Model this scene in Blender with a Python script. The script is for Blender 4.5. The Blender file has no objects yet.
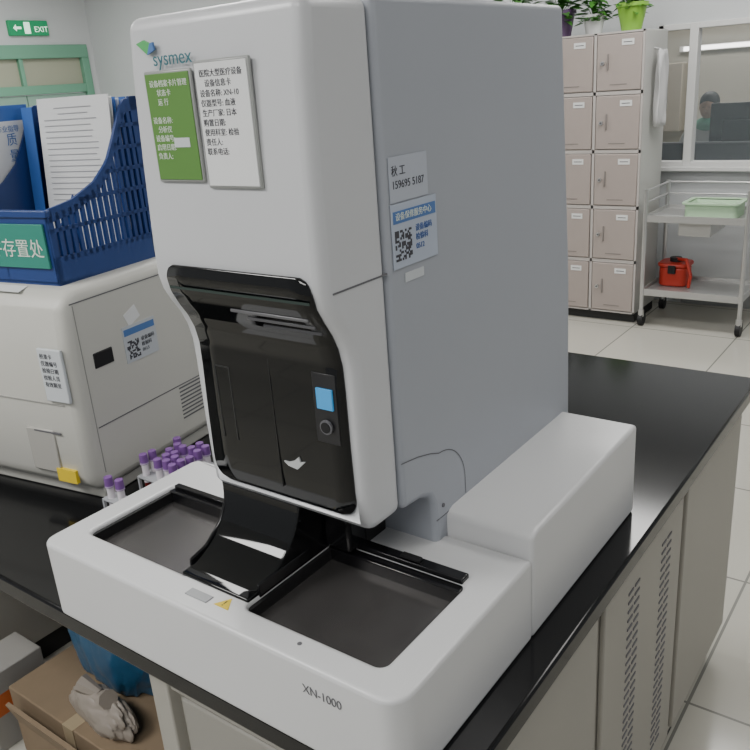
import bpy, bmesh, math, random
from mathutils import Vector, Matrix, noise
random.seed(7)
Z0=0.8
C=bpy.context.scene.collection
# ---------------------------------------------------------------- materials
M={}
def mat(name,col,rough=.5,metal=0,noise=0,nscale=20,bump=0,alpha=1,emit=0,coat=0,trans=0,spec=None):
    if name in M: return M[name]
    m=bpy.data.materials.new(name);m.use_nodes=True
    nt=m.node_tree;b=nt.nodes['Principled BSDF']
    b.inputs['Base Color'].default_value=(*col,1);b.inputs['Roughness'].default_value=rough
    b.inputs['Metallic'].default_value=metal
    if spec is not None: b.inputs['Specular IOR Level'].default_value=spec
    if coat:
        b.inputs['Coat Weight'].default_value=coat;b.inputs['Coat Roughness'].default_value=.15
    if trans: b.inputs['Transmission Weight'].default_value=trans
    if alpha<1: b.inputs['Alpha'].default_value=alpha
    if emit:
        b.inputs['Emission Color'].default_value=(*col,1);b.inputs['Emission Strength'].default_value=emit
    if noise or bump:
        tc=nt.nodes.new('ShaderNodeTexCoord');n=nt.nodes.new('ShaderNodeTexNoise')
        n.inputs['Scale'].default_value=nscale;n.inputs['Detail'].default_value=4
        nt.links.new(tc.outputs['Object'],n.inputs['Vector'])
        if noise:
            r=nt.nodes.new('ShaderNodeMapRange');r.inputs[3].default_value=1-noise;r.inputs[4].default_value=1+noise
            nt.links.new(n.outputs[0],r.inputs[0])
            v=nt.nodes.new('ShaderNodeVectorMath');v.operation='SCALE';v.inputs[0].default_value=col
            nt.links.new(r.outputs[0],v.inputs['Scale']);nt.links.new(v.outputs[0],b.inputs['Base Color'])
        if bump:
            bp=nt.nodes.new('ShaderNodeBump');bp.inputs['Strength'].default_value=bump;bp.inputs['Distance'].default_value=.002
            nt.links.new(n.outputs[0],bp.inputs['Height']);nt.links.new(bp.outputs[0],b.inputs['Normal'])
    M[name]=m;return m
white=mat('plastic_white',(.56,.57,.585),.36,noise=.02,nscale=8,coat=.15)
side=mat('plastic_side_shaded',(.36,.38,.42),.40,noise=.03,nscale=5)  # the tower side's weaker light is put into this darker blue-grey
samp=mat('plastic_sampler',(.62,.625,.63),.35,noise=.02,nscale=8,coat=.15)
seam=mat('seam_dark',(.12,.12,.13),.6)
blk=mat('acrylic_black',(.003,.0035,.004),.04,spec=.45)
blk2=mat('plastic_black',(.007,.007,.008),.14,spec=.45)
blkm=mat('plastic_black_matte',(.015,.015,.016),.5,spec=.3)
trayf=mat('tray_steel',(.15,.143,.14),.24,metal=.7,noise=.4,nscale=9)
bench_m=mat('bench_black',(.006,.0062,.007),.12,noise=.2,nscale=60,spec=.33)
cab=mat('cabinet_beige',(.35,.335,.295),.5,noise=.03,nscale=4)
cab2=mat('cabinet_beige_frame',(.28,.27,.24),.5)
toe=mat('toe_black',(.015,.015,.015),.6)
beige=mat('analyzer_beige',(.55,.545,.50),.42,noise=.03,nscale=5)
beige2=mat('analyzer_beige_base',(.45,.445,.41),.5)
paper=mat('paper_white',(.70,.71,.71),.7)
paperg=mat('paper_grey',(.55,.58,.60),.6)
ink=mat('ink',(.05,.05,.06),.7)
blue=mat('file_blue',(.018,.05,.19),.38)
blueb=mat('binder_blue',(.04,.13,.42),.4)
lblue=mat('label_blue',(.08,.18,.42),.5)
teal=mat('label_teal',(.03,.24,.18),.5)
green=mat('card_green',(.10,.235,.05),.45)
wtxt=mat('text_white',(.68,.74,.66),.6)
lgreen=mat('logo_green',(.08,.4,.12),.5)
steel=mat('steel',(.6,.6,.6),.28,metal=.9)
steelw=mat('steel_light',(.5,.5,.49),.35,metal=.6)
purple=mat('cap_purple',(.19,.08,.29),.4)
tube_m=mat('tube_clear',(.75,.72,.75),.2,alpha=.55)
tlabel=mat('tube_label',(.70,.66,.70),.6)
blood=mat('blood',(.12,.01,.01),.3)
rack_m=mat('rack_grey',(.35,.36,.38),.5)
lock_d=mat('locker_door',(.355,.305,.28),.45,noise=.03)
lock_f=mat('locker_frame',(.45,.42,.40),.5)
lock_s=mat('locker_side',(.50,.50,.475),.5)
wall_m=mat('wall_paint',(.57,.59,.60),.7,noise=.02,nscale=2)
dgreen=mat('door_green',(.15,.35,.24),.5)
ceil_m=mat('ceiling_paint',(.7,.7,.7),.8)
frame_m=mat('window_frame',(.66,.66,.65),.4)
glass=mat('glass',(.7,.8,.85),.02,alpha=.06,spec=.3)
exitg=mat('exit_green',(.01,.25,.10),.5,emit=.3)
exitw=mat('exit_white',(.7,1,.8),.5,emit=1.0)
red=mat('box_red',(.45,.03,.015),.4)
tgreen=mat('basket_palegreen',(.42,.6,.40),.5)
btn=mat('button_blue',(.04,.26,.55),.4,emit=.4)
yel=mat('sticker_yellow',(.75,.55,.03),.5)
card=mat('cardboard',(.22,.16,.10),.8,noise=.1)
bagb=mat('bag_blue',(.035,.13,.25),.3,bump=.5,nscale=30)
bagw=mat('bag_beige',(.28,.245,.21),.45,bump=.5,nscale=30)
leaf=mat('leaf_green',(.05,.18,.025),.45,noise=.4,nscale=12)
soil=mat('soil',(.04,.03,.02),.9)
potp=mat('pot_purple',(.08,.04,.10),.35);potw=mat('pot_white',(.6,.6,.6),.3);potg=mat('pot_green',(.2,.42,.04),.35)
skin=mat('skin',(.42,.27,.19),.5);hair=mat('hair',(.01,.01,.01),.6);coatm=mat('coat_white',(.55,.57,.58),.8);cloth=mat('cloth_green',(.12,.36,.25),.8)
lamp_m=mat('lamp_panel',(1,.98,.95),.5,emit=4)
fl=bpy.data.materials.new('floor_tiles');fl.use_nodes=True;nt=fl.node_tree;b=nt.nodes['Principled BSDF']
tc=nt.nodes.new('ShaderNodeTexCoord');br=nt.nodes.new('ShaderNodeTexBrick')
br.offset=0;br.inputs['Scale'].default_value=1;br.inputs['Brick Width'].default_value=.6;br.inputs['Row Height'].default_value=.6
br.inputs['Mortar Size'].default_value=.004;br.inputs['Color1'].default_value=(.47,.455,.40,1);br.inputs['Color2'].default_value=(.44,.425,.375,1);br.inputs['Mortar'].default_value=(.2,.2,.18,1)
nt.links.new(tc.outputs['Object'],br.inputs['Vector']);nt.links.new(br.outputs['Color'],b.inputs['Base Color']);b.inputs['Roughness'].default_value=.14
# ---------------------------------------------------------------- helpers
def root(name,loc=(0,0,0)):
    e=bpy.data.objects.new(name,None);e.empty_display_size=.05;C.objects.link(e);return e
def fin(name,bm,m,parent=None,bevel=0,seg=3,smooth=True,ang=.6):
    bmesh.ops.recalc_face_normals(bm,faces=bm.faces)
    me=bpy.data.meshes.new(name);bm.to_mesh(me);bm.free()
    o=bpy.data.objects.new(name,me);C.objects.link(o)
    if m: me.materials.append(m)
    if parent: o.parent=parent
    if bevel:
        md=o.modifiers.new('bevel','BEVEL');md.width=bevel;md.segments=seg;md.limit_method='ANGLE';md.angle_limit=ang;md.use_clamp_overlap=True
    if smooth:
        for p in me.polygons:p.use_smooth=True
        me.set_sharp_from_angle(angle=.7)
    return o
def box(name,x0,x1,y0,y1,z0,z1,m,parent=None,bevel=0,seg=2,rot=None):
    bm=bmesh.new()
    c=Vector(((x0+x1)/2,(y0+y1)/2,(z0+z1)/2+Z0))
    bmesh.ops.create_cube(bm,size=1)
    for v in bm.verts:
        v.co=Vector((v.co.x*(x1-x0),v.co.y*(y1-y0),v.co.z*(z1-z0)))
        if rot: v.co=rot@v.co
        v.co+=c
    return fin(name,bm,m,parent,bevel,seg,smooth=bool(bevel))
def prism(name,pts,axis,a,b,m,parent=None,bevel=0,seg=3,ang=.6):
    bm=bmesh.new()
    def P(p,t):
        if axis=='x': return (t,p[0],p[1]+Z0)
        if axis=='y': return (p[0],t,p[1]+Z0)
        return (p[0],p[1],t+Z0)
    A=[bm.verts.new(P(p,a)) for p in pts];B=[bm.verts.new(P(p,b)) for p in pts]
    bm.faces.new(A);bm.faces.new(B[::-1]);n=len(pts)
    for i in range(n): bm.faces.new((A[i],A[(i+1)%n],B[(i+1)%n],B[i]))
    return fin(name,bm,m,parent,bevel,seg,ang=ang)
def rrect(x0,x1,y0,y1,r,n=6):
    out=[]
    for cx,cy,a0 in ((x1-r,y1-r,0),(x0+r,y1-r,90),(x0+r,y0+r,180),(x1-r,y0+r,270)):
        for i in range(n+1):
            a=math.radians(a0+90*i/n);out.append((cx+r*math.cos(a),cy+r*math.sin(a)))
    return out
def cyl(name,p0,p1,r,m,parent=None,r2=None,n=20,bevel=0):
    p0=Vector(p0)+Vector((0,0,Z0));p1=Vector(p1)+Vector((0,0,Z0));d=p1-p0
    bm=bmesh.new();bmesh.ops.create_cone(bm,cap_ends=True,segments=n,radius1=r,radius2=r if r2 is None else r2,depth=d.length)
    q=d.to_track_quat('Z','Y').to_matrix().to_4x4();q.translation=(p0+p1)/2
    bmesh.ops.transform(bm,matrix=q,verts=bm.verts)
    return fin(name,bm,m,parent,bevel,2)
def text(name,s,loc,size,m,parent,face='-y',rotz=0,align='LEFT',ls=1,sx=1,ext=.0002):
    cu=bpy.data.curves.new(name,'FONT');cu.body=s;cu.size=size;cu.align_x=align;cu.space_line=ls;cu.extrude=ext
    o=bpy.data.objects.new(name,cu);C.objects.link(o);cu.materials.append(m)
    o.location=(loc[0],loc[1],loc[2]+Z0);o.scale=(sx,1,1)
    if face=='-y': o.rotation_euler=(math.pi/2,0,rotz)
    elif face=='+x': o.rotation_euler=(math.pi/2,0,math.pi/2)
    elif face=='+z': o.rotation_euler=(0,0,rotz)
    o.parent=parent;return o
def boolcut(o,cutters):
    for c in cutters:
        md=o.modifiers.new('cut','BOOLEAN');md.operation='DIFFERENCE';md.object=c;md.solver='EXACT'
    dg=bpy.context.evaluated_depsgraph_get();me=bpy.data.meshes.new_from_object(o.evaluated_get(dg))
    o.modifiers.clear();o.data=me
    for c in cutters: bpy.data.objects.remove(c)
# ---------------------------------------------------------------- room
Zf=-.8;Zc=1.95
floor=box('floor',-7.1,3,-2.5,9.2,Zf-.05,Zf,fl)
box('ceiling',-7.1,3,-2.5,9.2,Zc,Zc+.05,ceil_m)
WY=4.86;wx0,wx1,wz0,wz1=-1.33,1.6,.085,.93
bw=root('wall_back')
box('wall_left_part',-7.0,wx0,WY,WY+.12,Zf,Zc,wall_m,bw)
box('wall_below',wx0,3,WY,WY+.12,Zf,wz0,wall_m,bw)
box('wall_above',wx0,3,WY,WY+.12,wz1,Zc,wall_m,bw)
box('wall_right_part',wx1,3,WY,WY+.12,wz0,wz1,wall_m,bw)
win=root('window_1')
fy0,fy1=WY-.02,WY+.06
box('frame_bottom',wx0,wx1,fy0,fy1,wz0,wz0+.035,frame_m,win,.004)
box('frame_top',wx0,wx1,fy0,fy1,wz1-.035,wz1,frame_m,win,.004)
box('frame_left',wx0,wx0+.035,fy0,fy1,wz0,wz1,frame_m,win,.004)
box('mullion_1',-1.14,-1.09,fy0-.005,fy1,wz0,wz1,frame_m,win,.004)
box('mullion_2',-.2,-.15,fy0-.005,fy1,wz0,wz1,frame_m,win,.004)
box('frame_right',wx1-.035,wx1,fy0,fy1,wz0,wz1,frame_m,win,.004)
box('sill',wx0-.03,wx1,fy0-.05,fy0,wz0-.02,wz0+.005,frame_m,win,.004)
box('pane',wx0+.03,wx1-.03,WY+.03,WY+.036,wz0+.03,wz1-.03,glass,win)
box('baseboard_back',-1.1,3,WY-.012,WY,Zf,Zf+.1,mat('base',(.35,.36,.37),.5))
sk=root('wall_socket');box('plate',-.93,-.86,WY-.008,WY,-.22,-.14,frame_m,sk,.002);box('slots',-.91,-.88,WY-.0095,WY-.008,-.19,-.17,seam,sk)
wl=root('wall_left')
dx=-7.0
box('wall_south',dx-.1,dx,-2.5,3.3,Zf,Zc,wall_m,wl)
box('wall_over_door',dx-.1,dx,3.3,4.86,1.28,Zc,wall_m,wl)
box('wall_north',dx-.1,dx,4.78,4.86,Zf,1.28,wall_m,wl)
dr=root('door_1')
box('frame_head',dx-.06,dx+.03,3.3,4.78,1.16,1.28,dgreen,dr,.004)
box('frame_south',dx-.06,dx+.03,3.3,3.38,Zf,1.16,dgreen,dr,.004)
box('frame_north',dx-.06,dx+.03,4.70,4.78,Zf,1.16,dgreen,dr,.004)
box('transom',dx-.05,dx+.02,3.38,4.70,.84,.92,dgreen,dr,.004)
box('transom_mid',dx-.05,dx+.02,4.02,4.06,.92,1.16,dgreen,dr,.004)
box('transom_glass',dx-.03,dx-.02,3.38,4.70,.92,1.16,mat('transom_glass',(.36,.37,.28),.2),dr)
box('leaf_left',dx-.04,dx,3.385,4.035,Zf+.01,.835,mat('door_leaf',(.24,.38,.31),.5),dr,.004)
box('leaf_right',dx-.04,dx,4.045,4.695,Zf+.01,.835,M['door_leaf'],dr,.004)
box('leaf_window_left',dx,dx+.006,3.55,3.88,.2,.7,mat('door_glass',(.5,.6,.6),.1),dr)
box('leaf_window_right',dx,dx+.006,4.2,4.53,.2,.7,M['door_glass'],dr)
cyl('handle',(dx+.04,4.08,.1),(dx+.04,4.08,.3),.012,steel,dr)
ex=root('exit_sign')
box('case',dx,dx+.04,3.98,4.38,1.36,1.49,exitg,ex,.004)
text('label','EXIT',(dx+.042,4.23,1.39),.07,exitw,ex,'+x')
box('pictogram_door',dx+.04,dx+.042,4.13,4.19,1.375,1.475,exitw,ex)
prism('pictogram_arrow',[(4.02,1.425),(4.05,1.455),(4.05,1.435),(4.10,1.435),(4.10,1.415),(4.05,1.415),(4.05,1.395)],'x',dx+.04,dx+.042,exitw,ex)
def lamp(x,y,p,sx=1.2,sy=.6):
    r=root('ceiling_light_panel')
    box('housing',x-sx/2,x+sx/2,y-sy/2,y+sy/2,Zc-.05,Zc,frame_m,r)
    box('diffuser',x-sx/2+.02,x+sx/2-.02,y-sy/2+.02,y+sy/2-.02,Zc-.056,Zc-.05,lamp_m,r)
    l=bpy.data.lights.new('panel_light','AREA');l.shape='RECTANGLE';l.size=sx;l.size_y=sy;l.energy=p;l.color=(1,.99,.97)
    o=bpy.data.objects.new('panel_light',l);C.objects.link(o);o.location=(x,y,Zc-.06+Z0);o.parent=r
for x,y,p in ((-1.6,-1.2,50),(.4,-1.5,24),(-1.6,1.4,27),(.9,1.6,12),(-.6,3.6,32),(-3.8,1.4,30),(-5.6,3.4,28),(-3.2,3.8,26)): lamp(x,y,p)
far=root('wall_far_room')
box('wall_far',-3.4,3,9.1,9.2,Zf,Zc,mat('far_wall',(.42,.40,.34),.7),far)
box('wall_far_side',-3.5,-3.4,4.98,9.2,Zf,Zc,M['far_wall'],far)
lamp(-1.9,7.6,26);lamp(.2,7.0,20)
wlmp=root('wall_light')
box('batten',-2.45,-1.45,9.04,9.1,.80,.86,frame_m,wlmp,.004);box('tube',-2.4,-1.5,9.02,9.04,.81,.85,lamp_m,wlmp)
fr=root('wall_cabinet')
box('body',-2.75,-2.3,8.7,9.1,.0,.7,mat('fc',(.4,.36,.28),.5),fr,.01)
box('door_a',-2.74,-2.54,8.69,8.7,.01,.69,mat('fc2',(.3,.27,.22),.4),fr)
box('door_b',-2.52,-2.31,8.69,8.7,.01,.69,M['fc2'],fr)
dk=root('office_desk')
box('top',-2.0,.3,6.0,6.5,-.08,-.05,mat('desk',(.03,.03,.035),.4),dk,.004)
box('front_panel',-2.0,.3,6.02,6.05,Zf,-.08,M['desk'],dk)
box('side_l',-2.0,-1.97,6.05,6.48,Zf,-.08,M['desk'],dk)
box('side_r',.27,.3,6.05,6.48,Zf,-.08,M['desk'],dk)
dp=root('desk_partition')
box('panel',-1.62,.3,5.9,5.94,Zf,.13,M['desk'],dp,.004);box('cap',-1.63,.31,5.895,5.945,.13,.14,seam,dp)
def monitor(x,y,w=.5,h=.37):
    r=root('computer_monitor')
    box('screen',x-w/2,x+w/2,y,y+.03,.05,h,blk2,r,.005);box('neck',x-.03,x+.03,y+.02,y+.05,-.04,.1,blk2,r);box('foot',x-.1,x+.1,y-.03,y+.12,-.05,-.04,blk2,r)
    box('back',x-w/3,x+w/3,y-.02,y,.1,.28,blkm,r,.01)
monitor(-1.05,6.15,.56,.40);monitor(-.35,6.15)
def person(px,py):
    r=root('seated_technician')
    V=[((0,0,-.30),.15),((0,0,-.12),.14),((0,-.01,.06),.155),((0,-.01,.16),.12),((0,-.01,.22),.055),((0,-.02,.29),.05),
       ((-.17,0,.13),.065),((-.22,-.05,-.04),.048),((-.12,-.22,.0),.036),
       ((.17,0,.13),.065),((.22,-.05,-.04),.048),((.12,-.22,.0),.036),
       ((-.1,-.2,-.32),.08),((-.1,-.38,-.34),.065),((-.1,-.38,-.72),.04),((.1,-.2,-.32),.08),((.1,-.38,-.34),.065),((.1,-.38,-.72),.04)]
    E=[(0,1),(1,2),(2,3),(3,4),(4,5),(3,6),(6,7),(7,8),(3,9),(9,10),(10,11),(0,12),(12,13),(13,14),(0,15),(15,16),(16,17)]
    me=bpy.data.meshes.new('body');me.from_pydata([(v[0][0]+px,v[0][1]+py,v[0][2]+Z0) for v in V],E,[])
    o=bpy.data.objects.new('body',me);C.objects.link(o);md=o.modifiers.new('s','SKIN')
    for i,v in enumerate(V): me.skin_vertices[0].data[i].radius=(v[1],v[1]*.8)
    me.skin_vertices[0].data[0].use_root=True
    o.modifiers.new('ss','SUBSURF').levels=2;o.modifiers['ss'].render_levels=2;me.materials.append(coatm);o.parent=r
    def ell(n,c,s,m):
        bm=bmesh.new();bmesh.ops.create_uvsphere(bm,u_segments=24,v_segments=16,radius=1)
        for v in bm.verts: v.co=Vector((v.co.x*s[0]+c[0]+px,v.co.y*s[1]+c[1]+py,v.co.z*s[2]+c[2]+Z0))
        return fin(n,bm,m,r)
    ell('head',(0,-.035,.345),(.070,.084,.102),skin);ell('hair_cap',(0,-.018,.384),(.078,.092,.084),hair)
    ell('nose',(0,-.118,.335),(.009,.010,.014),skin)
    for s in(-1,1):
        ell('eye',(s*.024,-.112,.346),(.007,.004,.003),ink);ell('ear',(s*.070,-.025,.34),(.009,.018,.028),skin)
        ell('palm',(s*.1,-.25,-.0),(.035,.05,.018),skin)
        for k in range(5):
            cyl('finger',(px+s*(.1)+(k-2)*.016,py-.29,-.0),(px+s*.1+(k-2)*.019,py-.335+abs(k-2)*.008,-.025),.008,skin,r,n=8)
        box('shoe',px+s*.1-.045,px+s*.1+.045,py-.52,py-.32,Zf,Zf+.07,blkm,r,.02)
    ell('mouth',(0,-.108,.300),(.014,.004,.003),mat('lips',(.3,.12,.1),.5))
    ell('collar',(0,-.02,.2),(.11,.09,.07),cloth)
person(-1.50,6.78)
ch=root('office_chair')
box('seat',-1.74,-1.26,6.64,7.06,-.50,-.43,blkm,ch,.02);box('back',-1.72,-1.28,7.02,7.08,-.28,.2,blkm,ch,.02)
cyl('post',(-1.5,6.86,-.72),(-1.5,6.86,-.5),.03,steel,ch)
box('back_stem',-1.53,-1.47,7.04,7.08,-.48,-.28,blkm,ch)
for i in range(5):
    a=i*2*math.pi/5;cyl('leg',(-1.5,6.86,-.72),(-1.5+.26*math.cos(a),6.86+.26*math.sin(a),-.76),.018,blkm,ch)
    cyl('caster',(-1.5+.26*math.cos(a),6.85+.26*math.sin(a),-.77),(-1.5+.26*math.cos(a),6.88+.26*math.sin(a),-.77),.03,blkm,ch)
# ---------------------------------------------------------------- lockers
lk=root('metal_locker')
lx1=-1.215;cw=.285;ncol=5;lx0=lx1-ncol*cw;ly0,ly1=4.26,4.66;ltop=.90
box('body',lx0,lx1,ly0+.02,ly1,Zf+.06,ltop,lock_s,lk,.004)
box('plinth',lx0+.01,lx1-.01,ly0+.04,ly1-.01,Zf,Zf+.06,toe,lk)
nr=5;rh=(ltop-Zf-.06)/nr
for c in range(ncol+1):
    x=lx1-c*cw;box('stile',x-(.012 if c==0 else .008),x+(.0 if c==0 else .008),ly0+.004,ly0+.02,Zf+.06,ltop,lock_f,lk)
for r_ in range(nr+1):
    z=Zf+.06+r_*rh;box('rail',lx0,lx1,ly0+.004,ly0+.02,max(z-.01,Zf+.06),min(z+.01,ltop),lock_f,lk)
for c in range(ncol):
    for r_ in range(nr):
        x0=lx1-(c+1)*cw+.012;x1=lx1-c*cw-.014;z0=Zf+.06+r_*rh+.014;z1=z0+rh-.028
        box('door',x0,x1,ly0,ly0+.018,z0,z1,lock_d,lk,.004)
        box('label',x1-.115,x1-.045,ly0-.002,ly0,z1-.060,z1-.028,paper,lk)
        box('label_text',x1-.105,x1-.055,ly0-.003,ly0-.002,z1-.046,z1-.042,ink,lk)
        cyl('lock',(x0+.035,ly0,(z0+z1)/2),(x0+.035,ly0-.012,(z0+z1)/2),.012,steel,lk,n=12)
        cyl('lock_knob',(x0+.035,ly0-.012,(z0+z1)/2),(x0+.035,ly0-.016,(z0+z1)/2),.006,seam,lk,n=12)
        box('handle',x0+.062,x0+.070,ly0-.008,ly0,(z0+z1)/2-.04,(z0+z1)/2+.05,mat('handle_grey',(.2,.18,.17),.4),lk,.002)
        box('vent',x0+.08,x1-.08,ly0-.0015,ly0,z0+.03,z0+.035,M['handle_grey'],lk)
bg=root('hanging_lab_coat')
bm=bmesh.new()
N=14
for i in range(N+1):
    for j in range(9):
        t=i/N;w=.05+.03*math.sin(t*2.6)+.012*math.sin(t*9)
        bm.verts.new((lx1+.04+.02*math.sin(j*1.7+t*2),4.43+(j/8-.5)*2*w,.79-.42*t+Z0))
bm.verts.ensure_lookup_table()
for i in range(N):
    for j in range(8):
        a=i*9+j;bm.faces.new([bm.verts[k] for k in (a,a+1,a+10,a+9)])
o=fin('fabric',bm,mat('coat_fabric',(.5,.5,.5),.8),bg);o.modifiers.new('sd','SOLIDIFY').thickness=.008
cyl('hook',(lx1+.001,4.43,.8),(lx1+.04,4.43,.79),.006,steel,bg)
def plant(name,x,y,r0,r1,h,pm,nl,spread,hang,ls=1):
    r=root(name)
    bm=bmesh.new()
    prof=[(0,0),(r0,0),(r1*.97,h*.85),(r1*1.08,h*.86),(r1*1.08,h),(r1*.95,h),(r1*.92,h*.88),(0,h*.88)]
    n=24;rings=[]
    for (rr,zz) in prof:
        rings.append([bm.verts.new((x+max(rr,.0005)*math.cos(2*math.pi*k/n),y+max(rr,.0005)*math.sin(2*math.pi*k/n),ltop+zz+Z0)) for k in range(n)])
    for a,b_ in zip(rings,rings[1:]):
        for k in range(n): bm.faces.new((a[k],a[(k+1)%n],b_[(k+1)%n],b_[k]))
    fin('pot',bm,pm,r)
    cyl('soil',(x,y,ltop+h*.86),(x,y,ltop+h*.9),r1*.9,soil,r)
    bm=bmesh.new()
    for i in range(nl):
        a=random.uniform(0,2*math.pi);d=random.uniform(.2,1)*spread
        zz=ltop+h+random.uniform(-.02,.2)*(1.2-d/spread)-hang*max(0,d/spread-.5)*random.random()
        zz=max(zz,ltop+.07)
        p=Vector((x+d*math.cos(a),y+d*math.sin(a),zz+Z0))
        s=random.uniform(.03,.05)*ls;out=Vector((math.cos(a),math.sin(a),random.uniform(-.5,.4))).normalized()
        sd=out.cross(Vector((random.uniform(-.3,.3),random.uniform(-.3,.3),1))).normalized();nn=sd.cross(out)
        pts=[p,p+out*s*.5+sd*s*.55,p+out*s*1.2+sd*s*.45,p+out*s*2-nn*s*.2,p+out*s*1.2-sd*s*.45,p+out*s*.5-sd*s*.55]
        mid=p+out*s*1-Vector((0,0,s*.15))
        vs=[bm.verts.new(q) for q in pts];mv=bm.verts.new(mid)
        for k in range(6): bm.faces.new((vs[k],vs[(k+1)%6],mv))
        b0=Vector((x+.2*(p.x-x),y+.2*(p.y-y),ltop+h*.88+Z0));w=sd*.0025
        q=[bm.verts.new(v) for v in (b0-w,b0+w,p+w,p-w)];bm.faces.new(q)
    fin('foliage',bm,leaf,r)
plant('potted_plant',-2.08,4.42,.07,.095,.15,potp,110,.13,.18,1.1)
plant('potted_plant',-1.78,4.40,.065,.09,.15,potp,110,.07,.2,1)
plant('potted_plant',-1.575,4.42,.045,.065,.11,potw,110,.055,.24,.8)
plant('potted_pothos',-1.35,4.42,.055,.085,.15,potg,120,.07,.2,.8)
# ---------------------------------------------------------------- cart
ct=root('instrument_cart')
cx0,cx1,cy0,cy1=-1.165,-.60,4.25,4.66
for (x,y) in ((cx0,cy0),(cx1,cy0),(cx0,cy1),(cx1,cy1)):
    cyl('post',(x,y,-.70),(x,y,.03),.013,steel,ct)
    cyl('caster_fork',(x,y,-.74),(x,y,-.70),.018,steel,ct)
    cyl('caster',(x-.014,y+.01,-.76),(x+.014,y+.01,-.76),.04,blkm,ct)
for z in (-.14,-.585):
    box('shelf',cx0,cx1,cy0,cy1,z-.015,z,steelw,ct,.003)
    for a in ((cx0,cx1,cy0-.004,cy0+.004),(cx0,cx1,cy1-.004,cy1+.004),(cx0-.004,cx0+.004,cy0,cy1),(cx1-.004,cx1+.004,cy0,cy1)):
        box('lip',*a,z-.02,z+.02,steelw,ct)
for z in (.02,-.05):
    cyl('rail_back',(cx0,cy1,z),(cx1,cy1,z),.006,steel,ct);cyl('rail_l',(cx0,cy0,z),(cx0,cy1,z),.006,steel,ct);cyl('rail_r',(cx1,cy0,z),(cx1,cy1,z),.006,steel,ct)
box('drawer',-.98,-.80,cy0+.03,cy1-.05,-.24,-.155,steelw,ct,.004)
bk=root('plastic_basket')
o=prism('shell',rrect(-.97,-.68,4.33,4.55,.03),'z',-.14,-.06,tgreen,bk)
boolcut(o,[prism('c',rrect(-.96,-.69,4.34,4.54,.025),'z',-.13,0,None)])
o=prism('rim',rrect(-.985,-.665,4.315,4.565,.035),'z',-.065,-.055,tgreen,bk)
boolcut(o,[prism('c',rrect(-.96,-.69,4.34,4.54,.025),'z',-.13,0,None)])
rb=root('red_container')
prism('base',rrect(-1.13,-.96,4.42,4.58,.045),'z',-.584,-.465,red,rb,.012);prism('lid',rrect(-1.14,-.95,4.41,4.59,.05),'z',-.465,-.44,red,rb,.01)
box('latch',-1.065,-1.02,4.405,4.42,-.50,-.45,blkm,rb,.002)
cyl('cap',(-1.045,4.5,-.44),(-1.045,4.5,-.415),.035,blkm,rb)
cyl('hose_a',(-1.045,4.5,-.425),(-.96,4.42,-.41),.010,red,rb);cyl('hose_b',(-.96,4.42,-.41),(-.925,4.40,-.50),.010,red,rb);cyl('hose_c',(-.925,4.40,-.50),(-.935,4.40,-.575),.010,red,rb)
# ---------------------------------------------------------------- bench
bn=root('laboratory_bench')
box('worktop',-2.6,.045,.005,1.45,-.035,0,bench_m,bn,.005)
box('top_rail_side',-.02,.012,.03,1.44,-.07,-.035,cab2,bn)
box('carcass',-.46,.008,.045,1.435,-.72,-.035,cab,bn)
box('left_carcass',-2.55,-1.6,.06,1.43,-.72,-.035,cab,bn)
kd=mat('knee_shade',(.045,.043,.04),.6)  # near-black colour paints the under-bench shade onto the knee space panels
box('knee_shade_back',-1.6,-.46,.56,.58,-.8,-.035,kd,bn)
box('knee_shade_side',-.464,-.460,.06,.56,-.8,-.035,kd,bn)
box('toe_kick',-.44,-.01,.07,1.40,Zf,-.72,toe,bn)
box('toe_kick_left',-2.5,-1.62,.09,1.40,Zf,-.72,toe,bn)
box('stile_front_left',-.475,-.435,.025,.05,-.75,-.035,cab,bn,.003)
box('rail_front',-.435,.008,.03,.05,-.075,-.035,cab,bn,.003)
box('stile_front_right',-.02,.01,.025,.05,-.75,-.035,cab,bn,.003)
box('drawer_front',-.42,-.03,.034,.05,-.24,-.085,cab2,bn,.004)
box('door_front',-.42,-.03,.034,.05,-.71,-.25,cab2,bn,.004)
for (a,b_) in ((.06,.51),(.54,.96),(.99,1.43)):
    box('side_door',.008,.018,a,b_,-.70,-.075,cab,bn,.003)
bm=bmesh.new()
for yc in (.66,.84):
    for k in range(28):
        z=-.13-k*.0185
        for s in (0,1):
            y=yc+s*.032
            bmesh.ops.create_cube(bm,size=1,matrix=Matrix.Translation((.0185,y,z+Z0))@Matrix.Diagonal((.002,.024,.005,1)))
fin('vent_slots',bm,seam,bn,smooth=False)
# ---------------------------------------------------------------- main analyzer
an=root('hematology_analyzer')
L=-.645
def rounded(poly,rads,n=7):
    out=[];N=len(poly)
    for i in range(N):
        p=Vector(poly[i]);a=(Vector(poly[i-1])-p).normalized();b_=(Vector(poly[(i+1)%N])-p).normalized();r=rads[i]
        if r==0: out.append(tuple(p));continue
        ang=a.angle(b_);t=r/math.tan(ang/2);c=p+(a+b_).normalized()*(r/math.sin(ang/2))
        s=p+a*t-c;e=p+b_*t-c
        a0=math.atan2(s.y,s.x);a1=math.atan2(e.y,e.x);d=(a1-a0+math.pi)%(2*math.pi)-math.pi
        for k in range(n+1): out.append((c.x+r*math.cos(a0+d*k/n),c.y+r*math.sin(a0+d*k/n)))
    return out
H=.125
base=prism('sampler_base',rounded([(L,0),(0,0),(0,.312),(L,.312)],[.022,.03,0,.02]),'z',.0,H,samp,an)
boolcut(base,[prism('c',rrect(-.600,-.375,.053,.222,.012),'z',H-.032,H+.1,None),prism('c',rrect(-.262,-.048,.042,.222,.012),'z',H-.032,H+.1,None)])
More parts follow.
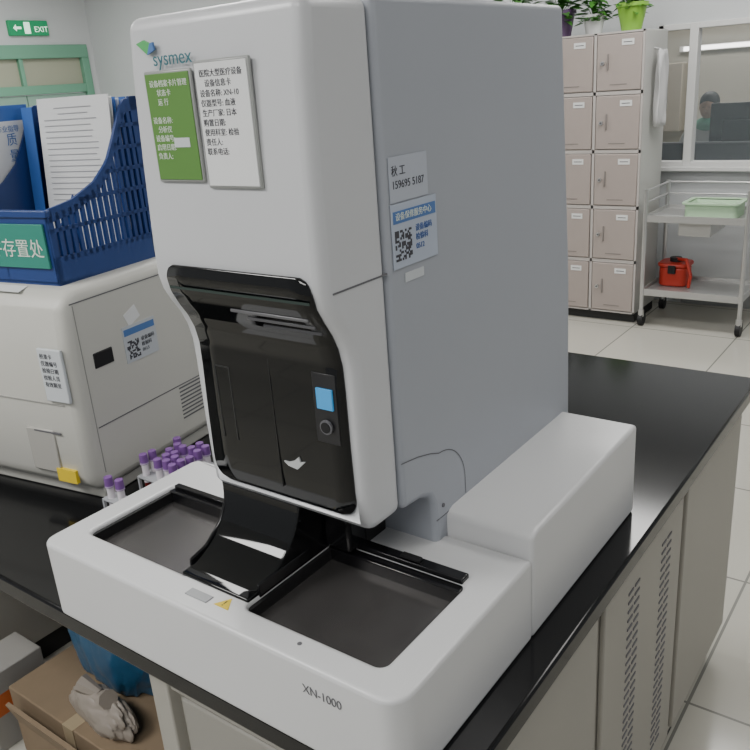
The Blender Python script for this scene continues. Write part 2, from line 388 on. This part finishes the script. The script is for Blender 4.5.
md=base.modifiers.new('bevel','BEVEL');md.width=.006;md.segments=4;md.limit_method='ANGLE';md.angle_limit=.6
for p in base.data.polygons:p.use_smooth=True
base.data.set_sharp_from_angle(angle=.7)
for (a,b_,c,d) in ((-.598,-.377,.055,.220),(-.260,-.050,.044,.220)):
    box('tray_floor',a,b_,c,d,H-.032,H-.022,trayf,an)
    box('tray_rim_back',a-.001,b_+.001,d-.014,d+.002,H-.03,H-.003,blk2,an,.002)
    box('tray_rim_left',a-.003,a+.004,c,d,H-.03,H-.006,blkm,an)
    box('tray_rim_right',b_-.003,b_+.003,c,d,H-.03,H-.014,blkm,an)
    box('tray_lip_front',a,b_,c-.001,c+.003,H-.03,H-.014,blkm,an)
box('tray_rail',-.272,-.052,.220,.238,H-.002,H+.006,blk2,an,.002)
box('tray_rail_notch',-.150,-.120,.224,.234,H+.006,H+.010,blkm,an,.001)
box('tray_rail_left',-.596,-.45,.216,.226,H-.002,H+.003,blk2,an,.001)
prism('rear_side_block',[(.3125,.0),(.708,.0),(.708,.163),(.330,.163),(.3135,.157)],'x',-.136,0,samp,an,.006,4)
# tower
front=[(.105,.812),(.100,.74),(.098,.66),(.097,.56),(.098,.525),(.103,.505),(.113,.487),(.124,.470),(.132,.452),(.137,.43),(.138,.40),(.138,.33),(.139,.27),(.142,.225),(.148,.212)]
def fy(z):
    for (y0,z0),(y1,z1) in zip(front,front[1:]):
        if z<=z0 and z>=z1: return y0+(y1-y0)*(z0-z)/(z0-z1)
    return front[0][0] if z>.8 else front[-1][0]
TX0,TX1=-.405,-.131
def taper(o):
    for v in o.data.vertices:
        z=v.co.z-Z0
        if v.co.x<-.3 and z>.5: v.co.x+=.014*(z-.5)/.3
taper(prism('tower_front_shell',front+[(.211,.212),(.211,.812)],'x',TX0,TX1,white,an,.019,5))
arch=[(.2125,.212),(.255,.208),(.276,.200),(.284,.185),(.286,.14),(.286,.10),(.735,.10),(.728,.40),(.69,.814),(.2125,.814)]
taper(prism('tower_rear_shell',arch,'x',TX0,TX1+.0005,side,an,.008,4))
box('seam_horizontal',TX1-.002,TX1+.0006,.112,.2105,.520,.522,seam,an)
pts=[]
for k in range(13):
    a=math.pi/2*(1-k/12);pts.append((.30+.066*math.cos(a),.19+.066*math.sin(a)))
pts=[(.2125,.278),(.25,.272),(.28,.264)]+pts+[(.366,.165)]
bm=bmesh.new();x=TX1+.0010
for i in range(len(pts)-1):
    p,q=Vector(pts[i]),Vector(pts[i+1]);d=(q-p).normalized();n_=Vector((-d.y,d.x))*.0007
    bm.faces.new([bm.verts.new((x,v.x,v.y+Z0)) for v in (p-n_,q-n_,q+n_,p+n_)])
fin('arch_seam',bm,seam,an,smooth=False)
box('foot_seam',TX1,TX1+.001,.288,.366,.158,.1592,seam,an)
cyl('screw',(TX1+.0005,.305,.175),(TX1+.002,.305,.175),.003,seam,an,n=12)
# front black panel
bm=bmesh.new();zb,zt_=.234,.540;zs=[zb+(zt_-zb)*i/80 for i in range(81)];prev=None
rr=.024
for z in zs:
    t=(z-zb)/(zt_-zb)
    xl=-.389+.013*t;xr=-.146-.001*t
    dz=min(z-zb,zt_-z);ins=rr-math.sqrt(max(rr*rr-(rr-dz)**2,0)) if dz<rr else 0
    if ins>0 and t>.5: ins*=.6
    row=[]
    for k in range(9):
        xx=xl+ins+(xr-xl-2*ins)*k/8;row.append(bm.verts.new((xx,fy(z)-.0015,z+Z0)))
    if prev:
        for k in range(8): bm.faces.new((prev[k],prev[k+1],row[k+1],row[k]))
    prev=row
o=fin('front_door_panel',bm,blk,an);s=o.modifiers.new('s','SOLIDIFY');s.thickness=.003;s.offset=0
def fbox(n,x0,x1,z0,z1,m,d=.0045,t=.002,bev=.0006): return box(n,x0,x1,fy((z0+z1)/2)-d-t,fy((z0+z1)/2)-d+.0005+.002,z0,z1,m,an,bev)
fbox('door_split',-.262,-.2616,.25,.43,mat('split',(.03,.03,.03),.5),.0018)
box('top_lip',-.372,-.150,.0945,.0958,.511,.514,mat('lip',(.03,.045,.038),.2),an)
for i,zz in enumerate((.487,.478,.470)): box('glint_bar',-.285+.02*i,-.165+.004*i,fy(zz)-.0065,fy(zz)-.003,zz,zz+.004,mat('glint%d'%i,(.12-.03*i,.12-.03*i,.125-.03*i),.3),an,.001)  # lighter bars paint the glint of the shiny band onto the panel
gh=mat('panel_inner',(.02,.021,.021),.3)
# thin strips added on the door to suggest the mechanism behind it (0.3 mm proud of the acrylic)
for (a,b_,c,d) in ((-.360,-.358,.30,.40),(-.335,-.333,.30,.40),(-.360,-.333,.400,.402)):
    box('mechanism_strip',a,b_,.1346,.1352,c,d,gh,an)
fbox('button_frame',-.193,-.158,.33,.418,mat('btnframe',(.015,.015,.017),.3),.0025)
fbox('start_button',-.187,-.163,.374,.400,btn,.005)
cyl('mode_button',(-.175,.1325,.352),(-.175,.1295,.352),.009,mat('bring',(.13,.13,.14),.3),an)
cyl('mode_button_core',(-.175,.130,.352),(-.175,.1285,.352),.0068,blkm,an)
sw=[(-.254,.289),(-.247,.284),(-.232,.282),(-.218,.295),(-.226,.293),(-.228,.300),(-.236,.293),(-.246,.289)]
prism('emblem',sw,'y',.1335,.1365,mat('emb',(.5,.52,.52),.4),an)
text('logo_text','sysmex',(-.343,.0972,.760),.021,mat('logo_ink',(.03,.14,.17),.5),an)
prism('logo_mark_a',[(-.366,.784),(-.350,.772),(-.344,.783),(-.353,.787)],'y',.0965,.0990,lgreen,an)
prism('logo_mark_b',[(-.350,.772),(-.338,.776),(-.339,.784),(-.344,.783)],'y',.0965,.0990,lblue,an)
def cardobj(x0,x1,z0,z1,m,lines,tm,sz):
    box('card_sleeve',x0-.003,x1+.003,.0940,.0985,z0-.003,z1+.003,mat('sleeve',(.3,.31,.3),.3),an,.002)
    box('card_face',x0,x1,.0930,.0945,z0,z1,m,an,.0005)
    text('card_text',lines,(x0+.004,.0928,z1-.013),sz,tm,an,ls=1.25)
cardobj(-.356,-.286,.640,.752,green,' 设备档案卡片管理\n      状态卡\n      运 行\n\n设备名称:\n   分析仪\n设备编号:\n启用日期:\n负责人:',wtxt,.0076)
box('card_patch',-.322,-.297,.0925,.093,.675,.685,paperg,an)
cardobj(-.275,-.200,.634,.758,paper,' 医院大型医疗设备\n    设备信息卡\n设备名称: XN-10\n仪器型号: 血液\n生产厂家: 日本\n购置日期:\n使用科室: 检验\n责任人:\n联系电话:',ink,.0078)
sx=TX1+.001
box('note_paper',sx,sx+.0008,.224,.302,.598,.648,mat('note',(.44,.47,.53),.6),an)
text('note_text','秋 工\n159695 5187',(sx+.001,.228,.628),.0125,ink,an,'+x',ls=1.2)
box('qr_label',sx,sx+.0012,.223,.318,.522,.596,mat('qrl',(.44,.49,.58),.4),an,.0003)
box('qr_band',sx+.001,sx+.0016,.226,.315,.574,.588,lblue,an)
text('qr_band_text','设备保修服务中心',(sx+.0018,.230,.578),.0095,wtxt,an,'+x')
bm=bmesh.new();random.seed(3)
for i in range(13):
    for j in range(13):
        if random.random()<.5 or (i in(0,1,2) and j in (0,2,10,12)):
            bmesh.ops.create_cube(bm,size=1,matrix=Matrix.Translation((sx+.0014,.229+i*.0026,.532+j*.0027+Z0))@Matrix.Diagonal((.0006,.0026,.0027,1)))
fin('qr_code',bm,ink,an,smooth=False)
text('qr_text','设备编码\n检验科\n0512',(sx+.0016,.270,.560),.009,mat('ink_blue',(.05,.12,.35),.6),an,'+x',ls=1.2)
box('side_sticker',sx,sx+.0006,.245,.285,.503,.514,paperg,an)
# scoop + mechanism
box('mechanism',-.40,-.215,.235,.285,.12,.214,blkm,an,.004)
box('gripper_arm',-.262,-.215,.20,.24,.126,.20,blk2,an,.006)
sc=[(.050,.122),(.050,.129)]
for k in range(1,17):
    t=math.pi/2*k/16;sc.append((.052+.098*math.sin(t),.129+.088*(1-math.cos(t))))
sc+=[(.24,.217),(.24,.122)]
bm_s=prism('scoop',sc,'x',-.388,-.264,blk,an,.003,3,ang=.9)
for v in bm_s.data.vertices:
    z=v.co.z-Z0;k=max(0,(z-.13)/.08)
    v.co.x+= -.010*k if v.co.x<-.3 else .010*k
prism('scoop_side_wall',[(.07,.122),(.07,.136),(.10,.143),(.13,.165),(.15,.2),(.2,.2),(.2,.122)],'x',-.394,-.389,blk2,an,.002)
box('scoop_side_wall_right',-.266,-.2615,.07,.215,.120,.140,blk2,an,.002)
box('sampler_key',-.350,-.310,.022,.036,H,H+.0012,mat('keyg',(.3,.31,.32),.4),an,.0005)
prism('warning_triangle',[(-.300,.026),(-.274,.026),(-.287,.046)],'z',H,H+.0006,yel,an)
text('warning_mark','!',(-.290,.029,H+.0008),.014,ink,an,'+z')
text('model_text','XN-1000',(-.133,-.0006,.086),.0165,mat('ink_grey',(.12,.12,.13),.6),an,sx=.9)
cyl('sensor_dot',(-.155,.025,H),(-.155,.025,H+.0006),.003,seam,an,n=12)
# ---------------------------------------------------------------- left analyzer
la=root('benchtop_analyzer')
lxr=-.905
prism('body',[(.262,.022),(.245,.06),(.243,.30),(.25,.385),(.262,.41),(.29,.42),(.78,.42),(.78,.022)],'x',-1.75,lxr,beige,la,.022,4)
prism('base',[(.275,.0),(.275,.03),(.77,.03),(.77,.0)],'x',-1.74,lxr-.012,beige2,la,.004)
box('top_seam',lxr-.001,lxr+.0008,.27,.77,.393,.395,seam,la)
box('side_seam_low',lxr-.001,lxr+.0008,.28,.77,.150,.152,M['seam_dark'],la)
box('side_seam_vert',lxr-.001,lxr+.0008,.275,.2765,.06,.39,mat('seam_light',(.3,.3,.28),.6),la)
box('slot',lxr-.002,lxr+.002,.300,.348,.262,.292,blkm,la,.003)
for k in range(9): box('grille_slot',lxr-.001,lxr+.001,.51,.62,.075+k*.0085,.078+k*.0085,seam,la)
box('front_recess',-1.06,-.985,.2405,.246,.06,.15,mat('recess',(.38,.37,.34),.5),la,.004)
box('recess_line',-1.035,-.965,.2395,.2425,.145,.148,seam,la)
box('front_seam',-1.74,-.94,.2420,.2440,.205,.207,M['seam_light'],la)
box('lanyard_card',-.975,-.915,.236,.243,.215,.318,paperg,la,.002)
text('lanyard_text','校准卡\n仪器编号\n检验日期\n检验人员\n有效期至',(-.969,.2355,.300),.0105,ink,la,ls=1.3)
box('warning_label',-.995,-.945,.2385,.246,.045,.072,yel,la)
box('asset_label',lxr,lxr+.0015,.380,.470,.245,.318,mat('asset',(.50,.53,.56),.4),la)
box('asset_band',lxr+.001,lxr+.002,.383,.467,.299,.312,lblue,la)
bm=bmesh.new();random.seed(5)
for i in range(11):
    for j in range(11):
        if random.random()<.5: bmesh.ops.create_cube(bm,size=1,matrix=Matrix.Translation((lxr+.0018,.387+i*.0030,.253+j*.0033+Z0))@Matrix.Diagonal((.0006,.003,.0033,1)))
fin('asset_qr',bm,ink,la,smooth=False)
text('asset_text','设备编码\n检验科\n0513',(lxr+.002,.425,.280),.0095,ink,la,'+x',ls=1.2)
box('asset_tape',lxr,lxr+.001,.395,.43,.321,.348,paper,la,rot=Matrix.Rotation(.4,3,'X'))
box('top_paper',-1.12,-1.02,.262,.285,.4155,.4165,paper,la,rot=Matrix.Rotation(.25,3,'X'))
# file basket
fb=root('desktop_file_organizer')
by0,by1,bz=.295,.565,.421
TT=[(.295,.556),(.36,.566),(.42,.590),(.46,.622),(.49,.670),(.515,.715),(.53,.730),(.565,.735)]
def ztop(y):
    for (a,za),(b_,zb_) in zip(TT,TT[1:]):
        if a<=y<=b_: return za+(zb_-za)*(y-a)/(b_-a)
    return TT[-1][1]
for xi,x in enumerate((-.945,-1.075,-1.195,-1.27,-1.345)):
    if xi==0:
        n=24;ys=[by0+(by1-by0)*i/n for i in range(n+1)]
        prism('side_band',[(by0,bz),(by1,bz),(by1,bz+.05),(by0,bz+.05)],'x',x-.006,x,blue,fb)
        up=[(y,ztop(y)) for y in ys];dn=[(y,ztop(y)-.024) for y in ys[::-1]]
        prism('side_top_rail',up+dn,'x',x-.006,x,blue,fb)
        prism('side_back_rail',[(by1-.02,bz),(by1,bz),(by1,.735),(by1-.02,.735)],'x',x-.006,x,blue,fb)
        prism('side_front_rail',[(by0,bz),(by0+.012,bz),(by0+.012,.556),(by0,.556)],'x',x-.006,x,blue,fb)
        y=by0+.02
        while y<by1-.02:
            box('slat',x-.006,x,y,y+.008,bz+.04,ztop(y)-.01,blue,fb);y+=.0155
        for zz in (.515,.56,.60,.64,.68):
            ys2=[yy/1000 for yy in range(int(by0*1000),int(by1*1000),5) if ztop(yy/1000)>zz+.01]
            if ys2: box('cross_slat',x-.006,x,ys2[0],by1,zz,zz+.007,blue,fb)
    else:
        prism('divider',[(by0,bz),(by1,bz)]+[(y,ztop(y)-(.0 if xi>1 else .1)) for y in (.565,.53,.515,.49,.46,.42,.36,.295)],'x',x-.004,x,blue,fb)
box('bottom',-1.349,-.945,by0,by1,bz-.001,bz+.006,blue,fb)
box('back',-1.349,-.945,by1-.005,by1,bz,.70,blue,fb)
box('front_band',-1.349,-.945,by0,by0+.006,bz,.55,blue,fb,.002)
box('front_lip',-1.349,-.943,by0-.004,by0+.008,.543,.556,blue,fb,.002)
box('label_plate',-1.22,-.957,by0-.005,by0,.452,.532,teal,fb,.001)
text('label_text','SOP文件存置处',(-1.208,by0-.0055,.475),.036,wtxt,fb)
binders=[]
def binder(name,x0,x1,y0,y1,z1,cover):
    r=root(name);t=.002;binders.append(r)
    box('cover_front',x0,x0+t,y0,y1,bz+.006,z1,cover,r);box('cover_back',x1-t,x1,y0,y1,bz+.006,z1,cover,r)
    box('spine',x0,x1,y0-t,y0,bz+.006,z1,cover,r)
    box('pages',x0+t,x1-t,y0,y1-.006,bz+.01,z1-.006,paper,r)
    box('cover_label',x1,x1+.0006,y0+.02,y1-.045,bz+.02,z1-.02,paper,r)
    text('cover_text','质\n量\n文\n件',(x1+.001,y0+.11,z1-.065),.026,lblue,r,'+x',ls=1.2)
    text('cover_text_small','程序文件 作业指导',(x1+.001,y0+.03,z1-.040),.014,lblue,r,'+x',ls=1.1)
    box('spine_label',x0+.004,x1-.004,y0-t-.001,y0-t,bz+.13,z1-.02,paper,r)
binder('ring_binder',-1.265,-1.237,.33,.55,.735,blueb)
binder('ring_binder',-1.232,-1.203,.345,.55,.725,blueb)
binder('ring_binder',-1.31,-1.28,.33,.55,.73,blueb)
df=root('document_folder')
def sheet(n,x0,x1,y,z0,z1,m,lean=.03,th=.0015,sk=0):
    bm=bmesh.new()
    q=[(x0,y-lean,z0),(x1,y-lean,z0),(x1+sk,y,z1),(x0+sk,y,z1)]
    A=[bm.verts.new((a,b_,c+Z0)) for a,b_,c in q];B=[bm.verts.new((a,b_+th,c+Z0)) for a,b_,c in q]
    bm.faces.new(A);bm.faces.new(B[::-1])
    for i in range(4): bm.faces.new((A[i],A[(i+1)%4],B[(i+1)%4],B[i]))
    return fin(n,bm,m,df,smooth=False)
sheet('folder_back',-1.185,-.955,.545,bz+.008,.735,blueb,th=.003,sk=0)
for i in range(4): sheet('sheaf',-1.155,-.957,.538-.009*i,bz+.008,.732+.002*i,paper if i%2 else blueb)
sheet('front_sheet',-1.150,-.957,.500,bz+.008,.742,paper,sk=.004)
sheet('folder_left_edge',-1.186,-1.156,.497,bz+.008,.728,blueb,sk=-.006)
soft=mat('ink_soft',(.36,.36,.38),.7)
for k in range(17):
    z=.722-k*.011;yy=.500-.03*(.742-z)/.313-.0012
    x0=-1.130;x1=-.975-random.random()*.03
    if k<2: x0,x1=-1.10+.01*k,-1.0-.01*k
    box('text_line',x0,x1,yy,yy+.0004,z,z+.0016,soft,df)
# ---- the left instrument and what stands on it are turned slightly on the bench
piv=Vector((lxr,.243,0))
RT=Matrix.Translation(Vector((-.868,.238,0)))@Matrix.Rotation(math.radians(9),4,'Z')@Matrix.Translation(-piv)
for r in [la,fb,df]+binders: r.matrix_world=RT
# ---------------------------------------------------------------- tubes
def tubes(name,lst,rk):
    r=root(name)
    x0,x1,y0,y1=rk
    box('rack_base',x0,x1,y0,y1,0,.008,rack_m,r,.002);box('rack_mid',x0,x1,y0,y1,.040,.044,rack_m,r,.001)
    for (a,b_) in ((x0,y0),(x1-.005,y0),(x0,y1-.005),(x1-.005,y1-.005)): box('rack_post',a,a+.005,b_,b_+.005,.008,.040,rack_m,r)
    for (x,y) in lst:
        h=.082+random.uniform(-.003,.004)
        cyl('tube',(x,y,.008),(x,y,h-.012),.0062,tube_m,r,n=14)
        cyl('tube_label',(x,y,.03),(x,y,h-.018),.0065,tlabel,r,n=14)
        cyl('tube_blood',(x,y,.009),(x,y,.030),.0064,blood,r,n=14)
        cyl('tube_cap',(x,y,h-.014),(x,y,h+.004),.0084,purple,r,r2=.0078,n=16,bevel=.001)
        cyl('cap_ring',(x,y,h-.016),(x,y,h-.013),.0086,mat('cap_light',(.5,.4,.58),.4),r,n=16)
tubes('blood_tube_rack',[(-.804,.229),(-.778,.233)],(-.818,-.766,.217,.247))
L_=[(-.820+i*.021,.322+j*.021+ (i%2)*.004) for i in range(5) for j in range(5) if random.random()<.75]
tubes('blood_tube_rack',L_,(-.833,-.723,.309,.424))
tubes('blood_tube_rack',[(-.770+i*.021,.475+j*.021) for i in range(3) for j in range(3)],(-.785,-.715,.46,.53))
# ---------------------------------------------------------------- under bench clutter
cb=root('cardboard_box');zl=Zf
box('body',-1.34,-.84,.18,.48,zl,-.60,card,cb,.003)
box('flap_front',-1.30,-.86,.155,.165,-.67,-.61,card,cb,rot=Matrix.Rotation(.3,3,'X'))
box('tape',-1.11,-1.07,.178,.481,-.66,-.5995,mat('tape',(.36,.29,.19),.3),cb)
def blob(name,c,s,m,seed):
    r=root(name);bm=bmesh.new();bmesh.ops.create_icosphere(bm,subdivisions=5,radius=1)
    for v in bm.verts:
        q=Vector((v.co.x,v.co.y,v.co.z*.5))
        n1=noise.noise(v.co*1.4+Vector((seed,0,0)))*.16+abs(noise.noise(q*3+Vector((seed,3,0))))*.20+abs(noise.noise(q*7+Vector((seed,3,0))))*.07
        k=v.co*(1+n1)
        k.z=max(k.z,-.72);v.co=Vector((k.x*s[0]+c[0],k.y*s[1]+c[1],k.z*s[2]+c[2]+Z0))
    fin('bag',bm,m,r)
    for i in range(2): cyl('knot',(c[0]+.01*i,c[1],c[2]+s[2]*.9),(c[0]+.05*(i*2-1),c[1]-.01,c[2]+s[2]*1.2),.012,m,r,r2=.022,n=8)
blob('plastic_bag',(-1.12,.365,-.599+.14),(.155,.075,.19),bagb,2)
blob('plastic_bag',(-1.02,.235,-.599+.038),(.10,.035,.052),bagw,5)
rbx=root('reagent_carton')
box('body',-1.50,-1.38,.14,.30,zl,-.58,mat('carton_grey',(.3,.29,.27),.7),rbx,.003);box('stripe',-1.501,-1.379,.139,.301,-.70,-.64,mat('orange',(.5,.12,.03),.5),rbx)
# ---------------------------------------------------------------- world + camera
w=bpy.data.worlds.new('World');bpy.context.scene.world=w;w.use_nodes=True
w.node_tree.nodes['Background'].inputs[0].default_value=(.96,.98,1,1);w.node_tree.nodes['Background'].inputs[1].default_value=.36
cp=[.3995,-.5165,.7271];ya,pt,ro,F=.6550,.3492,.0741,801.9985
f=Vector((-math.sin(ya)*math.cos(pt),math.cos(ya)*math.cos(pt),-math.sin(pt)))
r0=Vector((math.cos(ya),math.sin(ya),0));u0=r0.cross(f)
Rr=r0*math.cos(ro)-u0*math.sin(ro);U=u0*math.cos(ro)+r0*math.sin(ro)
cd=bpy.data.cameras.new('camera');cd.sensor_width=36;cd.lens=F/750*36;cd.clip_start=.02
co=bpy.data.objects.new('camera',cd);C.objects.link(co)
m=Matrix((Rr,U,-f)).transposed().to_4x4();m.translation=Vector((cp[0],cp[1],cp[2]+Z0));co.matrix_world=m
bpy.context.scene.camera=co
